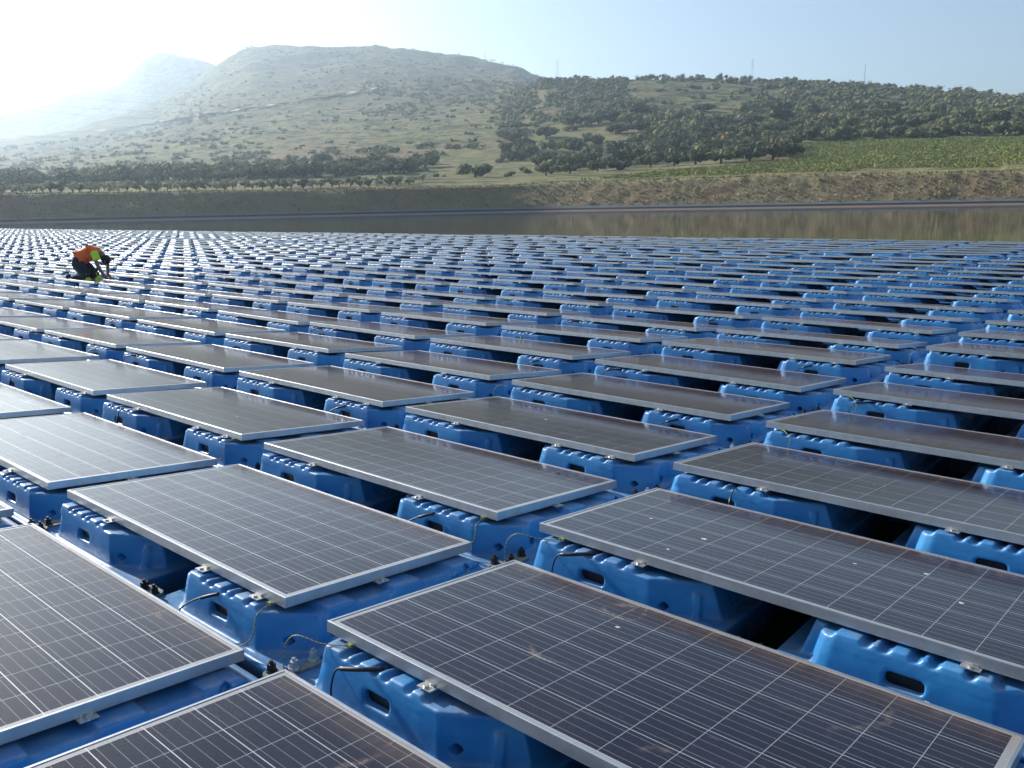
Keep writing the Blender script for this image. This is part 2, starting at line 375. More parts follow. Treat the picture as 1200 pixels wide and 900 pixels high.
# ------------------------------------------------------------------ the array
R0, R1, CLEAR_ROW, CLEAR = -3, 24, 18, .42
def row_y(r): return r*PV + (CLEAR if r >= CLEAR_ROW else 0)
fine = {(0, 0): .0, (-1, 0): .008, (-1, -1): -.012, (0, -1): -.004, (0, 1): .0, (-1, 1): -.006}
ORD = ['first', 'second', 'third', 'fourth', 'fifth', 'sixth', 'seventh', 'eighth', 'ninth', 'tenth', 'eleventh', 'twelfth', 'thirteenth', 'fourteenth', 'fifteenth',
       'sixteenth', 'seventeenth', 'eighteenth', 'nineteenth', 'twentieth']
def ordinal(n):
    if n <= 20: return ORD[n-1]
    t = {2: 'twent', 3: 'thirt', 4: 'fort', 5: 'fift', 6: 'sixt', 7: 'sevent', 8: 'eight', 9: 'ninet'}
    if n < 100: return t[n//10] + ('ieth' if n % 10 == 0 else 'y-' + ORD[n % 10-1])
    return str(n) + ('th' if n % 100 in (11, 12, 13) else {1: 'st', 2: 'nd', 3: 'rd'}.get(n % 10, 'th'))
cells = []
for r in range(R0, R1+1):
    for c in range(-60, 3):
        y0 = row_y(r); q = [(c*PU-.1, y0-.1, -.1), (c*PU+2.1, y0-.1, -.1), (c*PU+PL, y0+PW, -.1), (c*PU, y0+PW, -.1)]
        pr = [proj(p) for p in q]
        if all(z < .15 for *_, z in pr): continue
        zs = [z for *_, z in pr]
        front = [(x, y) for x, y, z in pr if z > .1]
        xs = [p[0] for p in front]; ys = [p[1] for p in front]
        m = 330
        if min(xs) > 1200+m or max(xs) < -m or min(ys) > 1150: continue
        if min(zs) < .15 and not (min(xs) < 1150 and max(xs) > 50 and min(ys) < 900): continue
        vis = min(xs) < 1200 and max(xs) > 0 and min(ys) < 900
        cells.append((np.mean(zs), r, c, vis))
cells.sort(key=lambda q: (not q[3], q[0]))
print('visible', sum(q[3] for q in cells))
rows = {}
for z, r, c, vis in cells:
    if vis: rows.setdefault(r, []).append(c)
for r in rows: rows[r].sort(reverse=True)
rr = sorted(rows); print('rows', rr[0], rr[-1], 'cells', len(cells))
def where(r, c):
    if c in rows.get(r, []): return ordinal(rows[r].index(c)+1), ordinal(rr.index(r)+1)
    k = (rows[r][0]-c+1) if r in rows and c < rows[r][0] else 1
    return ordinal(max(1, k)), ordinal(rr.index(r)+1 if r in rr else 1)
SPECIAL = {
    (0, 0): ('large dark solar panel at the bottom right with crisp white cell grid', 'blue float with black slot under the dark panel at the bottom right'),
    (-1, 0): ('purple-grey solar panel with dusty right end, above the bottom left streaked panel', 'blue float with two slotted blocks under the purple-grey panel left of centre'),
    (-1, -1): ('streaked solar panel with pale wipe marks, cut by the left edge at the bottom', 'blue float stepped along its side under the streaked bottom left panel'),
    (0, -1): ('dark solar panel cut by the bottom edge, peak pointing at the bolted plates', 'blue float mostly hidden under the peaked panel at the bottom edge'),
    (0, 1): ('dark solar panel on the right edge with white bird droppings', 'blue float with bright left end under the panel with bird droppings'),
}
def jit(r, c):
    h = random.Random(r*977+c*131+5)
    near = (r, c) in ((0, 0), (-1, 0), (-1, -1), (0, -1))
    k = .4 if r <= 2 else 1.
    return (h.uniform(-.004, .004)*k, h.uniform(-.004, .004)*k, h.gauss(0, .007)*k + fine.get((c, r), 0)), (h.gauss(0, .008)*k, h.gauss(0, .0042)*k, h.gauss(0, .003)*k), h
far_panels, far_floats = [], []
for i, (z, r, c, vis) in enumerate(cells):
    y0 = row_y(r); (jx, jy, jz), (ax, ay, az), h = jit(r, c)
    base = (c*PU+jx, y0+jy, jz)
    M = Matrix.Translation(base) @ Matrix.Rotation(az, 4, 'Z') @ Matrix.Rotation(ay, 4, 'Y') @ Matrix.Rotation(ax, 4, 'X')
    MP = M @ Matrix.Rotation(-TILT, 4, 'X')
    if i >= 300:
        far_panels.append(MP); far_floats.append(M); continue
    k, rn = where(r, c); sp = SPECIAL.get((c, r))
    p = empty('solar_panel', (0, 0, 0)); p.matrix_world = MP
    lab = sp[0] if sp else f"solar panel, {k} from the photo's right edge in the {rn} row back"
    tag(p, lab, 'solar panel', 'solar panels in rows on the floats')
    link('frame', ME_FRAME, p); link('glass', ME_GLASS, p)
    fl = empty('pontoon_float', (0, 0, 0)); fl.matrix_world = M
    lab = sp[1] if sp else f"blue float under the {k} panel from the photo's right edge, {rn} row back"
    tag(fl, lab, 'float', 'blue plastic floats under the panels')
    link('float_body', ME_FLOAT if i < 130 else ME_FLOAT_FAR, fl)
    if i < 130: [setattr(link('slot_shade_plate', ME_SLOT, fl), 'location', (dx_, 0, 0)) for dx_ in (0, 1.252)]
    if i < 90:
        for u in (.53, 1.41, 1.79):
            if h.random() < .75: o = link('clamp', ME_CLAMP, p); o.location = (u+h.uniform(-.02, .02), .0, 0)
        if i < 60 and h.random() < .6: o = link('side_clamp', ME_CLAMP, p); o.location = (PL-.002, .45, -.001); o.rotation_euler = (0, 0, PI/2)
    if i < 110:
        kk = 0 if (c, r) in ((0, 0), (0, 1)) else (2 if (c, r) == (0, 2) else (1 if (c, r) in ((-1, 0), (-1, 1)) else h.choice((0, 1, 1, 2, None))))
        if kk is not None: o = link('output_cable', ME_CAB[kk], p)
        kk = 0 if (c, r) in ((0, 0), (0, 1)) else (1 if (c, r) in ((-1, 0), (-1, 1)) else h.choice((0, 1, 2, None)))
        if kk is not None: o = link('earth_wire', ME_EARTH[kk], p)
    if i < 60:
        for (px, py, a) in ((-.12, -.13, .1), (1.07, -.10, 0.), (-.115, -.03, PI/2)):
            g = link('coupling_plate', ME_LUG, fl); g.location = (px, py, -.214 + (.006 if a else 0)); g.rotation_euler = (0, 0, a+h.uniform(-.08, .08))
            for s in (-1, 1):
                q = link('nut', ME_NUT if h.random() < .7 else ME_ZNUT, g); q.location = (s*.042, h.uniform(-.006, .006), .012); q.rotation_euler = (0, 0, h.random())
# dried droppings on the two panels that show them
def panel_at(c, r):
    (jx, jy, jz), (ax, ay, az), h = jit(r, c)
    return Matrix.Translation((c*PU+jx, row_y(r)+jy, jz)) @ Matrix.Rotation(az, 4, 'Z') @ Matrix.Rotation(ay, 4, 'Y') @ Matrix.Rotation(ax, 4, 'X') @ Matrix.Rotation(-TILT, 4, 'X')
for c, r, px, py, s in ((0, 1, 825, 631, .011), (0, 1, 783, 643, .006), (0, 1, 1086, 672, .008), (0, 1, 1127, 706, .009), (0, 1, 1002, 660, .006), (0, 1, 763, 607, .006),
                        (0, 0, 724, 734, .008), (0, 0, 1086, 822, .006), (-1, 2, 640, 491, .01)):
    MP = panel_at(c, r); inv = MP.inverted(); o0 = inv @ Vector(CAM); d0 = inv.to_3x3() @ Vector(ray(px, py)); t = -o0.z/d0.z; q = o0 + d0*t
    bm = bmesh.new(); n = 12; rnd = random.Random(int(px)); ringv = []
    rad = [s*rnd.uniform(.6, 1.3) for _ in range(n)]
    a = [bm.verts.new((q.x+rad[k]*1.2*math.cos(k*2*PI/n), q.y+rad[k]*math.sin(k*2*PI/n), -.0020)) for k in range(n)]
    m = bm.verts.new((q.x, q.y, -.0020+.0012))
    for k in range(n): bm.faces.new((a[k], a[(k+1) % n], m))
    me = bm_mesh('bird_dropping', bm, [M_DROP], True)
    for o in COL.objects:
        if o.name.startswith('solar_panel') and (o.matrix_world.translation - MP.translation).length < .01 or (o.name.startswith('solar_panel') and (Vector(o.location)-MP.translation).length < .01):
            link('bird_dropping', me, o); break
# everything past the 300 nearest: one object each
def merged(name, parts, mats_of, mats):
    V, Fq, MI = [], [], []; off = 0
    for me, mi, Ms in parts:
        v = np.empty(len(me.vertices)*3); me.vertices.foreach_get('co', v); v = v.reshape(-1, 3)
        me.calc_loop_triangles(); f = np.empty(len(me.loop_triangles)*3, np.int32); me.loop_triangles.foreach_get('vertices', f); f = f.reshape(-1, 3)
        for M in Ms:
            A = np.array(M); V.append(v @ A[:3, :3].T + A[:3, 3]); Fq.append(f+off); MI.append(np.full(len(f), mi)); off += len(v)
    return np_mesh(name, np.concatenate(V), np.concatenate(Fq), mats, np.concatenate(MI))
def lowframe():
    bm = bmesh.new(); H = .040
    def loop(ins, z): return [(ins, ins, z), (PL-ins, ins, z), (PL-ins, PW-ins, z), (ins, PW-ins, z)]
    rings = [[bm.verts.new(p) for p in loop(i, z)] for i, z in ((0, -H), (0, 0), (.011, 0), (.011, -H))]
    for a, b in zip(rings, rings[1:]+rings[:1]):
        for k in range(4): bm.faces.new((a[k], a[(k+1) % 4], b[(k+1) % 4], b[k]))
    return bm_mesh('lf', bm)
# the far glass needs its cell pattern from a uv map instead of object space
def mat_cells_uv():
    m = M_CELL.copy(); m.name = 'solar_cells_far'; t = m.node_tree
    tc = [n for n in t.nodes if n.type == 'TEX_COORD'][0]
    for l in [l for l in t.links if l.from_node == tc]:
        to = l.to_socket; t.links.remove(l); t.links.new(tc.outputs['UV'], to)
    return m
M_CELLF = mat_cells_uv()
if far_panels:
    me = merged('far_panels', [(lowframe(), 0, far_panels), (ME_GLASS, 1, far_panels)], None, [M_ALU, M_CELLF])
    # uv = coordinates on the panel (metres)
    gv = np.empty(len(ME_GLASS.vertices)*3); ME_GLASS.vertices.foreach_get('co', gv); gv = gv.reshape(-1, 3)
    nf = 16*len(far_panels); uvv = np.concatenate([np.zeros((nf, 2)), np.tile(gv[:, :2], (len(far_panels), 1))])
    li = np.empty(len(me.loops), np.int32); me.loops.foreach_get('vertex_index', li)
    uv = me.uv_layers.new(name='uv'); uv.data.foreach_set('uv', uvv[li].astype(np.float32).ravel())
    tag(link('solar_panels_beyond', me), 'mass of tiny distant solar panels reaching the far edge of the array', 'solar panels', kind='stuff')
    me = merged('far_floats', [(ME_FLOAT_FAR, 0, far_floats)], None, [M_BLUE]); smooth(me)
    tag(link('floats_beyond', me), 'mass of tiny blue floats under the most distant solar panels', 'floats', kind='stuff')
# service gap: arched walkway floats in the lane between the two blocks
def walk_mesh():
    bm = bmesh.new(); n = 10; lo = []; 
    for x0, x1 in ((.0, .98), (1.04, 2.1)):
        A, B = [], []
        for k in range(n+1):
            t = k/n; x = x0+(x1-x0)*t; z = -.22+.17*math.sin(PI*t)**.45
            A.append(bm.verts.new((x, 0, z))); B.append(bm.verts.new((x, .34, z)))
        a0 = [bm.verts.new((x0, 0, -.4)), bm.verts.new((x1, 0, -.4))]; b0 = [bm.verts.new((x0, .34, -.4)), bm.verts.new((x1, .34, -.4))]
        for k in range(n): bm.faces.new((A[k], A[k+1], B[k+1], B[k]))
        bm.faces.new(A[::-1]+[a0[0], a0[1]]); bm.faces.new(B+[b0[1], b0[0]]); bm.faces.new((a0[0], A[0], B[0], b0[0])); bm.faces.new((A[-1], a0[1], b0[1], B[-1]))
    return bm_mesh('walkway_float', bm, [M_BLUE])
ME_WALK = walk_mesh(); walkc = []
for c in range(-60, 0):
    x, y, z = proj((c*PU+1, CLEAR_ROW*PV+.02, -.1))
    if 0 < x < 1230 and z > 0: walkc.append(c)
for j, c in enumerate(sorted(walkc, reverse=True)):
    o = link('walkway_float', ME_WALK); o.location = (c*PU, CLEAR_ROW*PV+.0, random.uniform(-.02, .02))
    tag(o, f"arched blue walkway float, {ordinal(j+1)} from the photo's right edge in the service lane", 'float', 'walkway floats in the far service lane')

# ------------------------------------------------------------------ shore and terrain
def cam_xy(right, fwd):
    return np.array([CAM[0]+right*math.cos(YAW)-fwd*math.sin(YAW), CAM[1]+right*math.sin(YAW)+fwd*math.cos(YAW)])
SHORE = [(-14, 193.5), (-2, 198), (10, 198.5), (22, 193), (200, 124), (150, -160), (-260, -200), (-330, 66)]      # closed loop, camera right / forward metres
for _ in range(3):
    S2 = []
    for i in range(len(SHORE)):
        (x0, y0), (x1, y1) = SHORE[i], SHORE[(i+1) % len(SHORE)]; L_ = math.hypot(x1-x0, y1-y0); k_ = min(.25, 9/L_)
        S2 += [(x0+(x1-x0)*k_, y0+(y1-y0)*k_), (x1+(x0-x1)*k_, y1+(y0-y1)*k_)]
    SHORE = S2
def shore_R(a):
    """distance to the waterline for camera azimuth a (clockwise from forward)"""
    dx, dy = math.sin(a), math.cos(a); best = 1e9
    for i in range(len(SHORE)):
        x0, y0 = SHORE[i]; x1, y1 = SHORE[(i+1) % len(SHORE)]; ex, ey = x1-x0, y1-y0
        den = dx*ey-dy*ex
        if abs(den) < 1e-9: continue
        t = (x0*ey-y0*ex)/den; s = (x0*dy-y0*dx)/den
        if t > 0 and -1e-9 <= s <= 1+1e-9: best = min(best, t)
    return best
X = [-400, 0, 100, 190, 265, 300, 400, 450, 530, 600, 640, 750, 850, 950, 1050, 1200, 1600]
TAB = {
 250: [22, 24, 25, 25, 25, 25, 26, 26, 27, 28, 29, 32, 34, 35, 36, 36, 34],
 320: [27, 29, 30, 31, 31, 32, 33, 34, 34, 34, 36, 41, 46, 50, 53, 54, 50],
 420: [32, 35, 37, 39, 41, 43, 46, 48, 50, 52, 55, 58, 60, 65, 67, 67, 62],
 600: [38, 44, 50, 58, 66, 70, 78, 82, 88, 92, 98, 104, 102, 100, 97, 90, 70],
 850: [48, 58, 68, 82, 98, 104, 112, 114, 118, 126, 145, 146, 142, 136, 126, 114, 84],
 1150: [60, 74, 86, 100, 126, 136, 148, 148, 144, 143, 132, 124, 100, 95, 90, 80, 60],
 1450: [70, 84, 96, 114, 150, 162, 174, 175, 168, 155, 138, 112, 80, 70, 60, 55, 50],
 1700: [76, 88, 99, 126, 173, 188, 189, 189, 179, 162, 146, 108, 70, 60, 50, 45, 40],
 1950: [60, 70, 85, 110, 140, 150, 150, 145, 120, 100, 80, 60, 50, 40, 35, 30, 30]}
RID = ([-400, 0, 30, 60, 100, 150, 165, 180, 200, 215, 240, 265, 300, 350, 450, 600, 1600], [100, 123, 126, 132, 140, 152, 169, 181, 186, 188, 185.5, 176, 150, 130, 100, 60, 30])
CREST17 = ([225, 248, 265, 282, 300, 320, 360, 410, 450, 480, 505, 530, 545, 560, 575, 600], [146, 159, 171, 181, 188.5, 190, 190.5, 189.5, 189.5, 187, 184, 179, 176, 172, 168, 161])
KN = sorted(TAB)+[2250, 2900, 5000]
azc, tanel = [], []
for i, x in enumerate(np.arange(-400, 1601, 5.)):
    cols = []
    for R in KN:
        if R in TAB: e = np.interp(x, X, TAB[R])
        else: e = np.interp(x, *RID)*{2250: 1, 2900: .6, 5000: .25}[R]
        if R == 1700 and 225 <= x <= 600: e = np.interp(x, *CREST17)
        d = ray(x, yh(x)-e); cols.append(d[2]/math.hypot(d[0], d[1]))
    d = ray(x, yh(x)-60); azc.append(YAW-math.atan2(-d[0], d[1])); tanel.append(cols)
azc = np.array(azc); tanel = np.array(tanel)
def fbm(x, y, s, o=4):
    return mn.fractal(Vector((x/s, y/s, 3.1)), 1.0, 2.0, o)
BANK_W = 9.5
def crest_h(a):          # height of the dam crest over the water
    return float(np.interp(a, [-.9, -.55, -.2, .0, .05, .3, .55, .9], [5.6, 5.5, 5.6, 6.2, 6.6, 6.8, 6.3, 6]))
def terrain(a, R, Rs, nz=True):
    t = R-Rs
    ch = crest_h(a)
    if t <= BANK_W+4: 
        z = WZ+(ch*min(1, max(0, (t)/BANK_W)) if t > -8 else t+8-2)
        if t < 0: z = WZ+t*.45
        return z
    aa = min(max(a, azc[0]), azc[-1]); te = np.array([np.interp(aa, azc, tanel[:, k]) for k in range(len(KN))])
    zk = CAM[2]+te*np.array(KN)
    kn = np.array([Rs+BANK_W+4]+[k for k in KN if k > Rs+60]); zz = np.array([WZ+ch]+[zk[j] for j, k in enumerate(KN) if k > Rs+60])
    z = float(np.interp(R, kn, zz))
    if nz:
        p = cam_xy(R*math.sin(a), R*math.cos(a)); am = min(1, max(0, (R-330)/500))
        gl = min(1, max(0, (.02-a)/.08))
        z += -gl*am*min(1, max(0, (R-700)/500))*abs(fbm(p[0]+300, p[1]-200, 330, 3))*R*.014 if R < 1500 or R > 1900 else -.12*gl*am*abs(fbm(p[0]+300, p[1]-200, 330, 3))*R*.014
        if R > 1850: am *= .35
        z += am*(fbm(p[0], p[1], 170)*R*.0045 + fbm(p[0]+900, p[1], 45)*R*(.0016 if R < 900 else .0027)) + .25*fbm(p[0], p[1], 14)*min(1, (t-BANK_W)/20)
        if abs(a) > .8: z += min(1, (abs(a)-.8)/.5)*(-.35)*(z-(WZ+ch))
    return z
azs = np.concatenate([np.arange(-PI, -.72, .03), np.arange(-.72, .72, .0026), np.arange(.72, PI, .03), [PI]])
SR = np.array([shore_R(a) for a in azs])
def polar_mesh(name, ts, mats, absR=False, fn=None, jitter=None):
    V = np.empty((len(azs), len(ts), 3))
    for i, a in enumerate(azs):
        for j, t in enumerate(ts):
            R = SR[i]+t; 
            if absR and t > 60: R = SR[i]+t if t < 100 else (SR[i]+100)+(t-100)*(5200-SR[i]-100)/(5200-100.)
            z = (fn or terrain)(a, R, SR[i]); xy = cam_xy(R*math.sin(a), R*math.cos(a)); V[i, j] = (xy[0], xy[1], z)
    n, m = V.shape[:2]; idx = np.arange(n*m).reshape(n, m)
    f = np.stack([idx[:-1, :-1], idx[:-1, 1:], idx[1:, 1:], idx[1:, :-1]], -1).reshape(-1, 4)
    return np_mesh(name, V.reshape(-1, 3), f[:, ::-1], mats, sm=True)
def mat_earthbank():
    n = N('bank_earth'); p = n.pos(); q = n.noise(p, .22, 6, .65, .6); q2 = n.noise(p, 1.1, 6, .7, .5); q3 = n.noise(p, .06, 3)
    c = n.mix(n.ramp(q2, .4, .62), (.25, .185, .10), (.28, .225, .11))
    c = n.mix(n.ramp(q, .46, .66, 0., .6), c, (.15, .14, .065))
    c = n.mix(n.mth('MULTIPLY', n.ramp(q3, .5, .68, 0., .5), n.ramp(q2, .35, .6)), c, (.30, .12, .065))
    z = n.xyz(p)[2]; c = n.mix(n.ramp(z, 5.0, 6.1, 0., .8), c, (.34, .29, .14))
    n.set(Base_Color=c, Roughness=.95); n.bump(n.mth('ADD', q2, n.mth('MULTIPLY', q, .8)), 1.2); return n.m
def mat_liner():
    n = N('pond_liner'); p = n.pos(); q = n.noise(n.vmul(p, (1, 1, 6)), .3, 5, .6); z = n.xyz(p)[2]
    c = n.mix(n.ramp(q, .35, .7), (.06, .062, .065), (.10, .10, .10))
    wet = n.ramp(z, WZ+.16, WZ+.3, 1., 0.); c = n.mix(wet, c, (.30, .21, .16))
    c = n.mix(n.ramp(z, WZ+.28, WZ+.38, 0., .8), c, (.028, .03, .034)); c = n.mix(n.ramp(z, WZ+.62, WZ+.68, 0., 1.), c, (.17, .175, .18))
    n.set(Base_Color=c, Roughness=.85); n.b.inputs['Specular IOR Level'].default_value = .15; n.bump(q, .1); return n.m
def mat_ground():
    n = N('hill_ground'); p = n.pos(); a = n.noise(p, .012, 6, .62, .4); b = n.noise(p, .05, 6, .68, .5); c = n.noise(p, .25, 5, .7); d = n.noise(p, .004, 4, .5)
    col = n.mix(n.ramp(b, .35, .65), (.215, .20, .085), (.145, .15, .06))
    col = n.mix(n.ramp(c, .42, .7, 0., .7), col, (.27, .235, .13))
    col = n.mix(n.mth('MULTIPLY', n.ramp(a, .52, .62), n.ramp(c, .3, .6)), col, (.24, .165, .105))
    col = n.mix(n.mth('MULTIPLY', n.ramp(b, .50, .60), n.ramp(d, .40, .60, .25, .95)), col, (.045, .052, .024))
    e = n.noise(p, .11, 7, .75, .3)
    cd = n.new('ShaderNodeVectorMath', operation='DISTANCE'); n.put(cd.inputs[0], p); cd.inputs[1].default_value = (0, 0, 0); dist = cd.outputs['Value']
    far = n.mth('MULTIPLY', n.ramp(dist, 620., 1150.), n.ramp(n.noise(p, .0075, 5, .62, .8), .36, .56, .95, .25))
    col = n.mix(far, col, n.mix(n.ramp(e, .4, .6), (.055, .062, .038), (.10, .098, .055)))
    col = n.mix(n.mth('MULTIPLY', n.ramp(e, .50, .58, 0., .8), n.ramp(d, .35, .55, .35, 1.)), col, (.05, .058, .026))
    n.set(Base_Color=col, Roughness=1.); n.b.inputs['Specular IOR Level'].default_value = .1
    n.bump(n.mth('ADD', b, n.mth('MULTIPLY', c, .4)), 3.); return n.m
def mat_water():
    n = N('reservoir_water'); p = n.pos(); a = n.noise(n.vmul(p, (1, 1, 1)), .9, 4, .6); b = n.noise(p, 5., 3, .6)
    n.set(Base_Color=(.035, .035, .018), Roughness=.045, IOR=1.33); n.bump(n.mth('ADD', a, n.mth('MULTIPLY', b, .2)), .0035, .9); return n.m
M_BANK, M_LINER, M_GROUND, M_WATER = mat_earthbank(), mat_liner(), mat_ground(), mat_water()
def liner_fn(a, R, Rs):
    t = R-Rs; ch = crest_h(a); return WZ+t*(ch/BANK_W)+.012
tag(link('reservoir_liner', polar_mesh('liner', [-6, 0, .4, .8, 1.2, 1.55], [M_LINER], fn=liner_fn)), kind='structure')
def bank_fn(a, R, Rs):
    t = R-Rs; z = terrain(a, R, Rs, False); p = cam_xy(R*math.sin(a), R*math.cos(a)); w = min(1, max(0, (t-1.5)/1.5))*min(1, max(.25, (BANK_W+1-t)/2))
    return z + w*(.22*fbm(p[0], p[1], 3.2, 4) + .35*fbm(p[0]+50, p[1], 11, 3)) - (.05 if t < 1.45 else 0)
tag(link('reservoir_bank', polar_mesh('bank', [-9]+list(np.arange(-6, 1.4, 1.2))+list(np.arange(1.45, BANK_W+4.1, .46)), [M_BANK], fn=bank_fn)), kind='structure')
ts = [BANK_W+3.6, BANK_W+4.2, 20, 25, 31, 38, 46, 55, 65, 76, 88] + list(100 + 5100*np.linspace(0, 1, 110)**2.0)
tag(link('hill_terrain', polar_mesh('terrain', ts, [M_GROUND], True)), kind='structure')
bm = bmesh.new(); bmesh.ops.create_grid(bm, x_segments=2, y_segments=2, size=420); me = bm_mesh('water', bm, [M_WATER]); w = link('water', me); w.location = (-60, 60, WZ); tag(w, kind='structure')

def ground_at(xpx, R):
    """world point on the terrain at photo column xpx and distance R"""
    d = ray(xpx, yh(xpx)-60); a = YAW-math.atan2(-d[0], d[1]); xy = cam_xy(R*math.sin(a), R*math.cos(a))
    return Vector((xy[0], xy[1], terrain(a, R, shore_R(a))))

# ------------------------------------------------------------------ vegetation
def mat_leaf(name, c0, c1, c2, rand=True):
    n = N(name); p = n.pos(); a = n.noise(p, .13, 2, .5); b = n.noise(p, 1.3, 3, .6)
    k = n.ramp(a, .35, .65)
    col = n.mix(k, c0, c1); col = n.mix(n.mth('MULTIPLY', n.ramp(n.noise(p, .055, 1), .62, .68), .4), col, c2)
    h = n.new('ShaderNodeHueSaturation'); n.put(h.inputs['Color'], col); n.put(h.inputs['Value'], n.mth('MULTIPLY', n.ramp(b, .3, .7, .6, 1.5), n.ramp(n.rnd(), 0, 1, .65, 1.45)))
    n.set(Base_Color=h.outputs[0], Roughness=.8); n.b.inputs['Specular IOR Level'].default_value = .2; return n.m
M_OAK = mat_leaf('oak_leaves', (.055, .068, .026), (.15, .145, .060), (.21, .12, .055))
M_OLIVE = mat_leaf('olive_leaves', (.23, .23, .13), (.29, .28, .16), (.28, .25, .14))
M_VINE = mat_leaf('vine_leaves', (.26, .31, .07), (.33, .36, .10), (.33, .29, .12))
M_TRUNK = simple('bark', (.07, .055, .04), .95, var=.3, sc=3.)
M_STEEL = simple('galvanised_steel', (.28, .29, .30), .6, .3)
def ico(sub):
    bm = bmesh.new(); bmesh.ops.create_icosphere(bm, subdivisions=sub, radius=1); v = np.array([x.co[:] for x in bm.verts]); f = np.array([[q.index for q in g.verts] for g in bm.faces]); bm.free(); return v, f
ICO2, ICO1 = ico(2), ico(1)
def crown_arrays(seed, w=1., h=.72, lumps=13, quads=420, base=.10, q=.085, icos=ICO2):
    """crown of radius 1: lumpy masses plus loose leaf sprays; z from base up"""
    g = np.random.default_rng(seed); V, Fc = [], []; off = 0; cs = []
    for k in range(lumps):
        a = g.uniform(0, 2*PI); r = math.sqrt(g.uniform(0, .62)); z = base+h*(.42+g.uniform(-.28, .38)*(1.1-r))
        rad = g.uniform(.26, .42)*(1.05-.35*r); cs.append((r*w*math.cos(a)*.88, r*w*math.sin(a)*.88, z, rad))
    for (x, y, z, rad) in cs:
        v, f = icos; nse = np.array([mn.noise(Vector(p)*2.3+Vector((x*9, y*9, seed))) for p in v])
        vv = v*(rad*(.80+.42*nse))[:, None]*np.array([1, 1, .82])+np.array([x, y, z]); V.append(vv); Fc.append(f+off); off += len(v)
    for k in range(quads):
        x, y, z, rad = cs[g.integers(len(cs))]; d = g.normal(size=3); d /= np.linalg.norm(d)
        if d[2] < -.3: d[2] *= -.5
        c = np.array([x, y, z])+d*np.array([1, 1, .85])*rad*g.uniform(.82, 1.24); s = q*g.uniform(.5, 1.3)
        a = g.normal(size=3); a /= np.linalg.norm(a); b = np.cross(a, g.normal(size=3)); b /= np.linalg.norm(b)
        vv = np.array([c-a*s, c+b*s*.7, c+a*s*.8]); V.append(vv); Fc.append(np.array([[0, 1, 2]])+off); off += 3
    return np.concatenate(V), np.concatenate(Fc)
CROWN = [crown_arrays(s, 1., random.uniform(.6, .9), random.randint(11, 17), 520) for s in range(9)]
CROWN_ME = [np_mesh('crown', v, f, [M_OAK]) for v, f in CROWN]
CROWN_LO = [crown_arrays(s+50, 1., random.uniform(.6, .9), 8, 60, base=.02, q=.12, icos=ICO1) for s in range(6)]
BUSH = [crown_arrays(s+70, 1.2, .5, 3, 16, base=0., q=.3, icos=ICO1) for s in range(6)]
OL = [crown_arrays(s+90, 1., .95, 8, 240, .2, .10) for s in range(4)]; OLIVE_ME = [np_mesh('crown', v, f, [M_OLIVE]) for v, f in OL]
def trunk_mesh(seed, bend=.12):
    g = random.Random(seed); bm = bmesh.new()
    p = [(0, 0, -.25), (g.uniform(-bend, bend)*.4, g.uniform(-bend, bend)*.4, .18), (g.uniform(-bend, bend), g.uniform(-bend, bend), .5)]
    tube(bm, curve_pts(p, 3), [.085, .075, .068, .062, .056, .05, .045][:7], 7)
    for k in range(4):
        a = k*PI/2+g.uniform(-.5, .5); b = Vector(p[1]).lerp(Vector(p[2]), g.uniform(.1, .7))
        tube(bm, [b, b+Vector((math.cos(a)*.25, math.sin(a)*.25, .22)), b+Vector((math.cos(a)*.48, math.sin(a)*.48, .42))], [.042, .03, .014], 5)
    return bm_mesh('trunk', bm, [M_TRUNK])
TRUNK_ME = [trunk_mesh(s) for s in range(5)]
trees = []      # (x_px, R, radius, zone)
g = random.Random(11)
def inside(x, y, lst): return any((x-a)**2 + ((y-b)*1.6)**2 < r*r for a, b, r in lst)
def place(n, x0, x1, r0, r1, rad, zone, keep=None, gap=.72):
    made = 0; tries = 0
    while made < n and tries < n*30:
        tries += 1
        x = g.uniform(x0, x1); R = math.sqrt(g.uniform(r0*r0, r1*r1)); s = g.uniform(*rad)
        if keep and not keep(x, R): continue
        w = cam_xy(R*math.sin(math.atan((x-600)/F_PX)), R*math.cos(math.atan((x-600)/F_PX)))
        k = (int(w[0]//14), int(w[1]//14)); ok = True
        for i in (-1, 0, 1):
            for j in (-1, 0, 1):
                for (qx, qy, qs) in grid.get((k[0]+i, k[1]+j), ()):
                    if (qx-w[0])**2+(qy-w[1])**2 < (gap*(s+qs))**2: ok = False
        if not ok: continue
        grid.setdefault(k, []).append((w[0], w[1], s)); trees.append((x, R, s, zone)); made += 1
grid = {}
def wood(x, R):
    e = np.interp(R, sorted(TAB), [np.interp(x, X, TAB[k]) for k in sorted(TAB)]); y = yh(x)-e
    if R < 330 and x > 690: return False
    if x > 925 and R < 425+ (x-925)*.02: return False
    if inside(x, y, [(655, 172, 38), (700, 158, 40), (640, 140, 22), (1040, 122, 18), (1130, 128, 14)]): return g.random() < .10
    if inside(x, y, [(790, 112, 40), (840, 118, 38), (760, 108, 28), (870, 104, 20), (905, 112, 14)]): return g.random() < .03
    if x < 700: return g.random() < .6
    return True
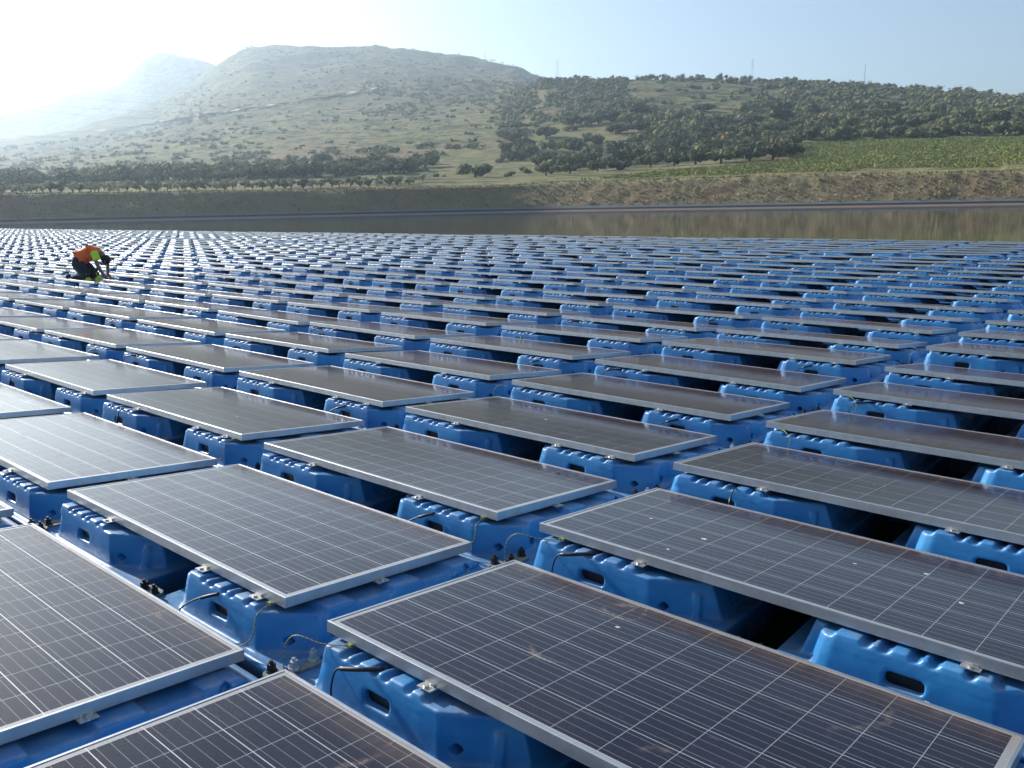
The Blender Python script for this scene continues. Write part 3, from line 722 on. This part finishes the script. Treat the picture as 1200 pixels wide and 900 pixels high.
# the large single oaks and the wood's front edge
for x, R, s in ((557, 300, 5.6), (612, 325, 4.2), (640, 285, 4.8), (667, 292, 5.0), (700, 300, 5.2), (728, 300, 4.9), (762, 306, 5.3), (790, 305, 4.6), (815, 306, 5.6), (845, 305, 6.0),
                (880, 308, 6.4), (905, 310, 6.6), (925, 318, 5.8), (515, 310, 3.2), (540, 330, 3.4), (600, 300, 3.6)):
    w = cam_xy(R*math.sin(math.atan((x-600)/F_PX)), R*math.cos(math.atan((x-600)/F_PX))); grid.setdefault((int(w[0]//14), int(w[1]//14)), []).append((w[0], w[1], s)); trees.append((x, R, s, 'edge'))
place(95, -20, 500, 335, 390, (5., 7.8), 'line', gap=.33)
place(90, -20, 560, 400, 520, (4.4, 7.), 'line', gap=.45)
place(90, 620, 1230, 310, 420, (4.8, 7.4), 'edge', wood, .42)
place(34, 915, 1230, 425, 450, (5., 7.6), 'edge', wood, .38)
place(1100, 590, 1260, 400, 830, (4.6, 9.0), 'wood', wood, .50)
place(95, 600, 1230, 812, 862, (5.2, 9.6), 'crest', lambda x, R: not (735 < x < 870) or g.random() < .45, .58)
place(60, 560, 690, 560, 900, (3, 5), 'wood', None, .6)
place(110, 250, 620, 470, 900, (2.2, 4.4), 'slope', lambda x, R: not (x > 380 and R < 700 and g.random() < .75), 1.)
place(330, -20, 300, 480, 1300, (3., 5.6), 'slope', None, .6)
place(220, 180, 640, 900, 1700, (2.6, 5.), 'high', None, .6)
place(260, 380, 620, 780, 1150, (3., 5.6), 'high', lambda x, R: x > 430, .45)
trees.append((551, 560, 4.4, 'slope')); trees.append((463, 640, 3.6, 'slope'))
trees.sort(key=lambda t: -t[2]/t[1])
print('trees', len(trees))
NTREE = 290
zlab = {'line': ('hazy evergreen oak in the dark line behind the olive row', 'oaks along the foot of the slope'),
        'edge': ('evergreen oak at the front edge of the wood above the bank', 'oaks on the front edge of the wood'),
        'wood': ('round evergreen oak in the wood covering the right hill', 'oaks in the hillside wood'),
        'crest': ('evergreen oak on the skyline of the right hill', 'oaks on the hill skyline'),
        'slope': ('small evergreen oak scattered on the grassy slope', 'oaks scattered on the grassy slope'),
        'high': ('small oak high on the hazy mountain', 'oaks on the mountain')}
SHORTL = {'line': 'oak, {} from the left in the dark tree line behind the olive row', 'edge': "oak, {} from the left along the right wood's front edge",
          'wood': 'round oak, {} from the left inside the wood on the right hill', 'crest': 'skyline oak, {} from the left on the right hill crest',
          'slope': 'lone oak, {} from the left on the open grassy slope', 'high': 'small oak, {} from the left high on the mountain'}
ind = trees[:NTREE]; rest = trees[NTREE:]
rank = {}
for zn in zlab:
    for j, t in enumerate(sorted([t for t in ind if t[3] == zn])): rank[t] = j+1
for t in ind:
    x, R, s, zn = t; p = ground_at(x, R)
    e = empty('oak_tree', p, g.uniform(0, 6.28)); hs = g.uniform(.85, 1.15); e.scale = (s, s, s*hs)
    lab = SHORTL[zn].format(ordinal(rank[t]))
    if t[:2] == (557, 300): lab = 'broad single oak with a visible forked trunk above the bank corner'; e.scale = (s*1.25, s*1.25, s)
    tag(e, lab, 'tree', zlab[zn][1])
    link('crown', g.choice(CROWN_ME), e); link('trunk', g.choice(TRUNK_ME), e)
V, Fc, off = [], [], 0
for x, R, s, zn in rest:
    p = np.array(ground_at(x, R)); v, f = (CROWN_LO[g.randrange(6)]); a = g.uniform(0, 6.28); c_, s_ = math.cos(a), math.sin(a)
    Rm = np.array([[c_, -s_, 0], [s_, c_, 0], [0, 0, 1]]); V.append((v*np.array([s, s, s*g.uniform(.85, 1.15)])) @ Rm.T + p - np.array([0, 0, .2*s])); Fc.append(f+off); off += len(v)
woods = link('distant_woodland', np_mesh('woods', np.concatenate(V), np.concatenate(Fc), [M_OAK]))
tag(woods, 'small dark oaks merging into woodland on the distant slopes', 'woodland', kind='stuff')
M_SCRUB = mat_leaf('scrub_leaves', (.065, .074, .032), (.115, .112, .05), (.13, .10, .05))
V, Fc, off = [], [], 0
# low scrub over the slopes
gs = np.random.default_rng(5)
def scrub(n, x0, x1, r0, r1, a, b, keep=None):
    global off
    for _ in range(n):
        x = gs.uniform(x0, x1); R = math.sqrt(gs.uniform(r0*r0, r1*r1))
        if keep and not keep(x, R): continue
        p = ground_at(x, R)

        if fbm(p[0], p[1], 95) < gs.uniform(-.15, .12): continue
        s = gs.uniform(a, b); v, f = BUSH[gs.integers(6)]
        V.append(v*np.array([s, s, s*.7])+np.array(p)-np.array([0, 0, .3*s])); Fc.append(f+off); off += len(v)
scrub(3600, -20, 640, 470, 1100, .8, 2.6)
scrub(4200, 180, 640, 1000, 1780, 1.0, 4.2)
scrub(1500, 560, 1220, 430, 860, .9, 2.4, lambda x, R: not (x > 920 and R < 440))
scrub(160, 420, 640, 215, 330, .3, .9)
tag(link('hillside_scrub', np_mesh('scrub', np.concatenate(V), np.concatenate(Fc), [M_SCRUB])), 'low scrub scattered in patches over the grassy hillsides', 'scrub', kind='stuff')
# olive rows behind the left bank
olv = []
for row, (Rr, n0) in enumerate(((222, 44), (246, 40))):
    for k in range(n0):
        x = -12 + k*(500+row*20)/n0 + g.uniform(-2, 2)
        if row == 0 and x > 505: continue
        olv.append((x, Rr + .02*(x-250)+g.uniform(-1, 1) + max(0, 20-.1*x)*0, row))
olv.sort()
cnt = [0, 0]
for x, R, row in olv:
    cnt[row] += 1; p = ground_at(x, R); e = empty('olive_tree', p, g.uniform(0, 6.28)); s = g.uniform(1.5, 2.1); e.scale = (s, s, s*1.1)
    tag(e, f"pale olive tree, {ordinal(cnt[row])} from the left in the {'front' if row == 0 else 'back'} olive row", 'tree', 'olive trees behind the left bank')
    link('crown', g.choice(OLIVE_ME), e); link('trunk', g.choice(TRUNK_ME), e)
# vineyard and tufts of grass: leaf-sized faces
def sprays(pts, size, up=.5, seed=1):
    gg = np.random.default_rng(seed); n = len(pts); a = gg.normal(size=(n, 3)); a[:, 2] = np.abs(a[:, 2])*up+.2; a /= np.linalg.norm(a, axis=1)[:, None]
    b = np.cross(a, gg.normal(size=(n, 3))); b /= np.linalg.norm(b, axis=1)[:, None]; s = (size*gg.uniform(.5, 1.4, n))[:, None]
    v = np.stack([pts-b*s*.5, pts+b*s*.5, pts+a*s*1.2], 1).reshape(-1, 3); f = np.arange(3*n).reshape(-1, 3); return v, f
pts = []
for R in np.arange(219, 424, 3.0):
    x = 640.
    while x < 1240:
        x += F_PX*.30/R
        top_ok = (x > 925 and R < 421) or (x <= 925 and R < 226+(x-700)*.35)
        if not top_ok or (R < 232 and x > 1000+ (R-219)*0): continue
        if fbm(x*.1, R*.6, 4.) < -.38: continue
        p = ground_at(x, R + 1.2*math.sin(x*.02)); 
        for _ in range(3): pts.append((p[0]+gs.normal()*.3, p[1]+gs.normal()*.3, p[2]+gs.uniform(.05, .62)))
v, f = sprays(np.array(pts), .32); tag(link('vineyard', np_mesh('vines', v, f, [M_VINE])), 'rows of low green vines in the sloping field above the right bank', 'vineyard', kind='stuff')
M_GRASS = mat_leaf('dry_grass', (.17, .155, .06), (.23, .20, .09), (.16, .10, .055)); M_GRASS.name = 'dry_grass'
pts = []
for _ in range(9000):
    x = gs.uniform(-30, 1230); d = ray(x, yh(x)-60); a = YAW-math.atan2(-d[0], d[1]); Rs = shore_R(a); t = gs.uniform(1.6, BANK_W+6) if gs.random() < .8 else gs.normal(BANK_W+1.5, 1.2)
    if x < 625 and t < BANK_W-1 and gs.random() < .6: continue
    xy = cam_xy((Rs+t)*math.sin(a), (Rs+t)*math.cos(a)); pts.append((xy[0], xy[1], bank_fn(a, Rs+t, Rs) if t < BANK_W+4 else terrain(a, Rs+t, Rs)))
v, f = sprays(np.array(pts), .33, 1.5, 3); tag(link('bank_grass', np_mesh('bankgrass', v, f, [M_GRASS])), 'dry grass tufts growing over the reservoir bank and its crest', 'grass', kind='stuff')

# ------------------------------------------------------------------ pylons, poles, cables
def pylon(x, ytop, R, ybase, label, arms=3, wide=.16, name='power_pylon'):
    b = ground_at(x, R); t = at(x, ytop, R); H = t[2]-b[2]; e = empty(name, b, YAW+.3); tag(e, label, 'pylon' if arms else 'mast', 'pylons and masts on the hills')
    bm = bmesh.new(); w0 = max(.9, H*.075) if arms else .35; w1 = .25 if arms else .2; rr = max(.04, R*.00006); n = 9
    for sx, sy in ((1, 1), (1, -1), (-1, 1), (-1, -1)): tube(bm, [(sx*w0, sy*w0, -1), (sx*w1, sy*w1, H)], rr, 4)
    for k in range(n):
        z0, z1 = H*k/n, H*(k+1)/n; a, c = w0+(w1-w0)*k/n, w0+(w1-w0)*(k+1)/n
        for q in ((( a, a), (-c, c)), ((-a, a), (-c, -c)), ((-a, -a), (c, -c)), ((a, -a), (c, c))): tube(bm, [(*q[0], z0), (*q[1], z1)], rr*.6, 3)
    link('mast', bm_mesh('mast', bm, [M_STEEL]), e)
    for k in range(arms):
        z = H*(.97-.12*k); L = H*(.10+.03*(k == 1)); bm = bmesh.new()
        tube(bm, [(-L, 0, z), (L, 0, z)], rr*.8, 4); tube(bm, [(-L, 0, z), (0, 0, z+H*.04), (L, 0, z)], rr*.6, 4)
        for s in (-1, 1): tube(bm, [(s*L, 0, z), (s*L, 0, z-H*.04)], rr*.7, 4)
        link('cross_arm', bm_mesh('cross_arm', bm, [M_STEEL]), e)
    return e
pylon(878, 70, 860, 95, 'lattice pylon with cross arms on the skyline above the right wood')
pylon(1008, 75, 850, 100, 'thin bare mast on the right hill skyline', 0, name='radio_mast')
pylon(1197, 84, 900, 112, 'pale lattice pylon on the skyline at the far right edge')
pylon(709, 168, 300, 205, 'grey lattice pylon standing among the oaks above the bank')
pylon(592, 118, 700, 140, 'thin pole on the grassy slope below the mountain shoulder', 1, name='power_pole')
pylon(571, 60, 1690, 80, 'slim mast on the right shoulder of the mountain', 1, name='radio_mast')
pylon(654, 70, 900, 92, 'faint thin mast where the mountain meets the right hill', 1, name='radio_mast')
pylon(217, 48, 3000, 62, 'tiny mast on the summit of the far hazy peak', 0, name='radio_mast')
M_LINE = simple('power_line', (.08, .08, .09), .5)
for k, (x0, y0, x1, y1, sag) in enumerate(((-80, 98, 592, 121, 9), (-80, 112, 592, 123, 9), (-80, 118, 592, 124, 12))):
    a, b = Vector(at(x0, y0, 640)), Vector(at(x1, y1, 700)); bm = bmesh.new()
    tube(bm, [a.lerp(b, t/30)-Vector((0, 0, sag*4*(t/30)*(1-t/30))) for t in range(31)], .06, 4)
    o = link('power_line', bm_mesh('line', bm, [M_LINE])); tag(o, ('topmost' if k == 0 else 'middle' if k == 1 else 'lowest') + ' of three thin power lines sagging across the hazy left hillside', 'power line', 'power lines across the left hillside')

# pale track climbing the mountain
def on_terrain(x, y, r0=450, r1=1700):
    prev = None
    for R in np.arange(r0, r1, 12.):
        p = ground_at(x, R); yy = proj(p)[1]
        if yy < y: return p
    return p
tp = []
for x in np.arange(120, 452, 6.):
    y = np.interp(x, [120, 180, 250, 330, 400, 450], [155, 147, 136, 124, 114, 105]); tp.append(on_terrain(x, y))
vv = []
for i, p in enumerate(tp):
    q = (tp[min(i+1, len(tp)-1)]-tp[max(i-1, 0)]); n_ = Vector((-q.y, q.x, 0)).normalized()*4.5; up = Vector((0, 0, 1.6)); vv += [p-n_+up, p+n_+up]
ff = [(2*i, 2*i+2, 2*i+3, 2*i+1) for i in range(len(tp)-1)]
M_TRACK = simple('pale_track', (.42, .36, .27), .95, var=.25, sc=.05)
tag(link('dirt_track', np_mesh('track', [tuple(v) for v in vv], ff, [M_TRACK])), kind='structure')

# ------------------------------------------------------------------ worker on hands and knees
def skinned(name, verts, edges, radii, mat, parent, root=0, sub=2):
    me = bpy.data.meshes.new(name); me.from_pydata(verts, edges, []); o = link(name+'_raw', me)
    s = o.modifiers.new('s', 'SKIN'); sk = me.skin_vertices[0].data if me.skin_vertices else None
    if sk is None:
        lay = me.attributes; bpy.context.view_layer.objects.active = o; bpy.ops.mesh.customdata_skin_add(); sk = me.skin_vertices[0].data
    for i, r in enumerate(radii): sk[i].radius = (r, r) if not isinstance(r, tuple) else r; sk[i].use_root = (i == root)
    s.use_smooth_shade = True; d = o.modifiers.new('d', 'SUBSURF'); d.levels = sub; d.render_levels = sub
    m2 = evaluated(o); bpy.data.objects.remove(o); m2.name = name; m2.materials.clear(); m2.materials.append(mat); smooth(m2)
    return link(name, m2, parent)
M_SKIN = simple('skin', (.22, .12, .08), .6); M_ORANGE = simple('orange_vest', (1., .17, .03), .8, var=.12, sc=6., bump=.01); M_LIME = simple('lime_fabric', (.62, .85, .04), .8, var=.1)
M_NAVY = simple('navy_trousers', (.018, .022, .045), .85, var=.25, sc=7., bump=.01); M_BOOT = simple('boot_leather', (.015, .014, .016), .6); M_HAIR = simple('dark_hair', (.012, .01, .008), .7)
# local axes: x the way the worker faces (photo right), y away from the camera, z up; ground z = 0 on the panel surface
hx, hy = 97.5, 329.
gp = CAM + ray(97.5, 328.5)*((-.07-CAM[2])/ray(97.5, 328.5)[2])
wk = empty('person', gp, YAW); tag(wk, 'kneeling worker on all fours in orange and lime vest and dark trousers', 'person')
print('worker at', gp, 'dist', proj(gp)[2])
Hd = .085
def both(f): return f(1), f(-1)
bv = [(-.02, 0, .42), (.10, 0, .56), (.26, 0, .62), (.40, 0, .60), (.485, 0, .54), (.535, 0, .48)]   # pelvis, waist, chest, shoulders, neck, head base
be = [(0, 1), (1, 2), (2, 3), (3, 4), (4, 5)]; brd = [.125, .115, .13, .10, .055, .055]
bv += [(.56, 0, .43), (.575, 0, .375)]; be += [(5, 6), (6, 7)]; brd += [.088, .062]
limb = {}
for s in (1, -1):
    n0 = len(bv); o_ = .02*s
    bv += [(-.02, .10*s, .38), (.13+.03*s, .12*s, .20), (.23+.05*s, .13*s, .06), (.0+.05*s, .13*s, .055), (-.17+.04*s, .13*s, .07), (-.25+.04*s, .13*s, .03)]
    be += [(0, n0), (n0, n0+1), (n0+1, n0+2), (n0+2, n0+3), (n0+3, n0+4), (n0+4, n0+5)]; brd += [.105, .085, .062, .055, .042, .035]
    n1 = len(bv); ex = .47+.03*s; hxp = .60 if s == -1 else .53
    bv += [(.40, .16*s, .58), (ex, .19*s, .36), (hxp-.05, .17*s, .12), (hxp-.01, .16*s, .05), (hxp+.05, .155*s, .03)]
    be += [(3, n1), (n1, n1+1), (n1+1, n1+2), (n1+2, n1+3), (n1+3, n1+4)]; brd += [.05, .043, .032, .027, .024]
    for q, (dx, dy, L) in enumerate(((.045, .02, .05), (.055, .007, .055), (.055, -.006, .05), (.045, -.02, .042))):
        m0 = len(bv); bv += [(hxp+.05+.035, .155*s+dy*1.3, .028), (hxp+.05+.035+L, .155*s+dy*1.7, .012)]; be += [(n1+4, m0), (m0, m0+1)]; brd += [.0095, .008]
    m0 = len(bv); bv += [(hxp+.04, .155*s-.045*s, .022), (hxp+.07, .155*s-.065*s, .012)]; be += [(n1+3, m0), (m0, m0+1)]; brd += [.011, .009]
skinned('body', bv, be, brd, M_SKIN, wk)
# clothes follow the same joints a little wider
sv = [(.03, 0, .50), (.06, 0, .525), (.13, 0, .56), (.25, 0, .60), (.36, 0, .585), (.43, 0, .55), (.475, 0, .52)]; se = [(i, i+1) for i in range(6)]; sr = [.085, .140, .165, .175, .165, .12, .06]
skinned('vest', sv, se, sr, M_ORANGE, wk, 2)
tv, te, tr = [(-.03, 0, .42), (.03, 0, .48)], [(0, 1)], [.185, .165]
for s in (1, -1):
    n0 = len(tv); tv += [(-.03, .10*s, .37), (.13+.03*s, .12*s, .20), (.235+.05*s, .13*s, .07), (.02+.05*s, .13*s, .065), (-.13+.04*s, .13*s, .075)]
    te += [(0, n0), (n0, n0+1), (n0+1, n0+2), (n0+2, n0+3), (n0+3, n0+4)]; tr += [.145, .115, .085, .078, .064]
skinned('trousers', tv, te, tr, M_NAVY, wk)
for s in (1, -1):
    skinned('boot', [(-.15+.04*s, .13*s, .075), (-.215+.04*s, .13*s, .075), (-.25+.04*s, .13*s, .045), (-.265+.04*s, .13*s, .155)], [(0, 1), (1, 2), (1, 3)], [.07, .062, .055, .05], M_BOOT, wk, 1)
    skinned('knee_pad', [(.20+.05*s, .13*s, .10), (.26+.05*s, .13*s, .065), (.25+.05*s, .13*s, .04)], [(0, 1), (1, 2)], [.075, .07, .05], M_LIME, wk, 1)
    skinned('sleeve', [(.37, .11*s, .60), (.425, .175*s, .54), (.455, .185*s, .44)], [(0, 1), (1, 2)], [.11, .088, .070], M_LIME, wk, 1)
# lime hem band
skinned('hem_band', [(-.04, 0, .44), (-.01, 0, .47), (.04, 0, .51), (.07, 0, .53)], [(0, 1), (1, 2), (2, 3)], [.11, .168, .176, .15], M_LIME, wk)
bm = bmesh.new(); bmesh.ops.create_icosphere(bm, subdivisions=3, radius=1, matrix=Matrix.Translation((.555, 0, .45)) @ Matrix.Rotation(.9, 4, 'Y') @ Matrix.Diagonal((.105, .092, .10, 1)))
for v_ in bm.verts: v_.co += Vector((mn.noise(v_.co*20), mn.noise(v_.co*20+Vector((5, 0, 0))), mn.noise(v_.co*20+Vector((0, 5, 0)))))*.008
link('hair', bm_mesh('hair', bm, [M_HAIR], True), wk)
for s in (1, -1):
    bm = bmesh.new(); bmesh.ops.create_icosphere(bm, subdivisions=2, radius=1, matrix=Matrix.Translation((.57, .088*s, .405)) @ Matrix.Diagonal((.018, .010, .028, 1))); link('ear', bm_mesh('ear', bm, [M_SKIN], True), wk)

# ------------------------------------------------------------------ air
bm = bmesh.new(); bmesh.ops.create_cube(bm, size=1)
hz = link('haze', bm_mesh('haze', bm)); hz.scale = (11400, 11400, 640); hz.location = (0, 0, 640/2-160)
hm = bpy.data.materials.new('haze'); hm.use_nodes = True; ht = hm.node_tree; ht.nodes.remove(ht.nodes['Principled BSDF'])
pv = ht.nodes.new('ShaderNodeVolumePrincipled'); pv.inputs['Color'].default_value = (.68, .84, 1, 1); pv.inputs['Density'].default_value = .00025; pv.inputs['Anisotropy'].default_value = .66
ht.links.new(pv.outputs[0], ht.nodes['Material Output'].inputs['Volume']); hz.data.materials.append(hm); tag(hz, 'pale morning haze over the valley', 'haze', kind='stuff')
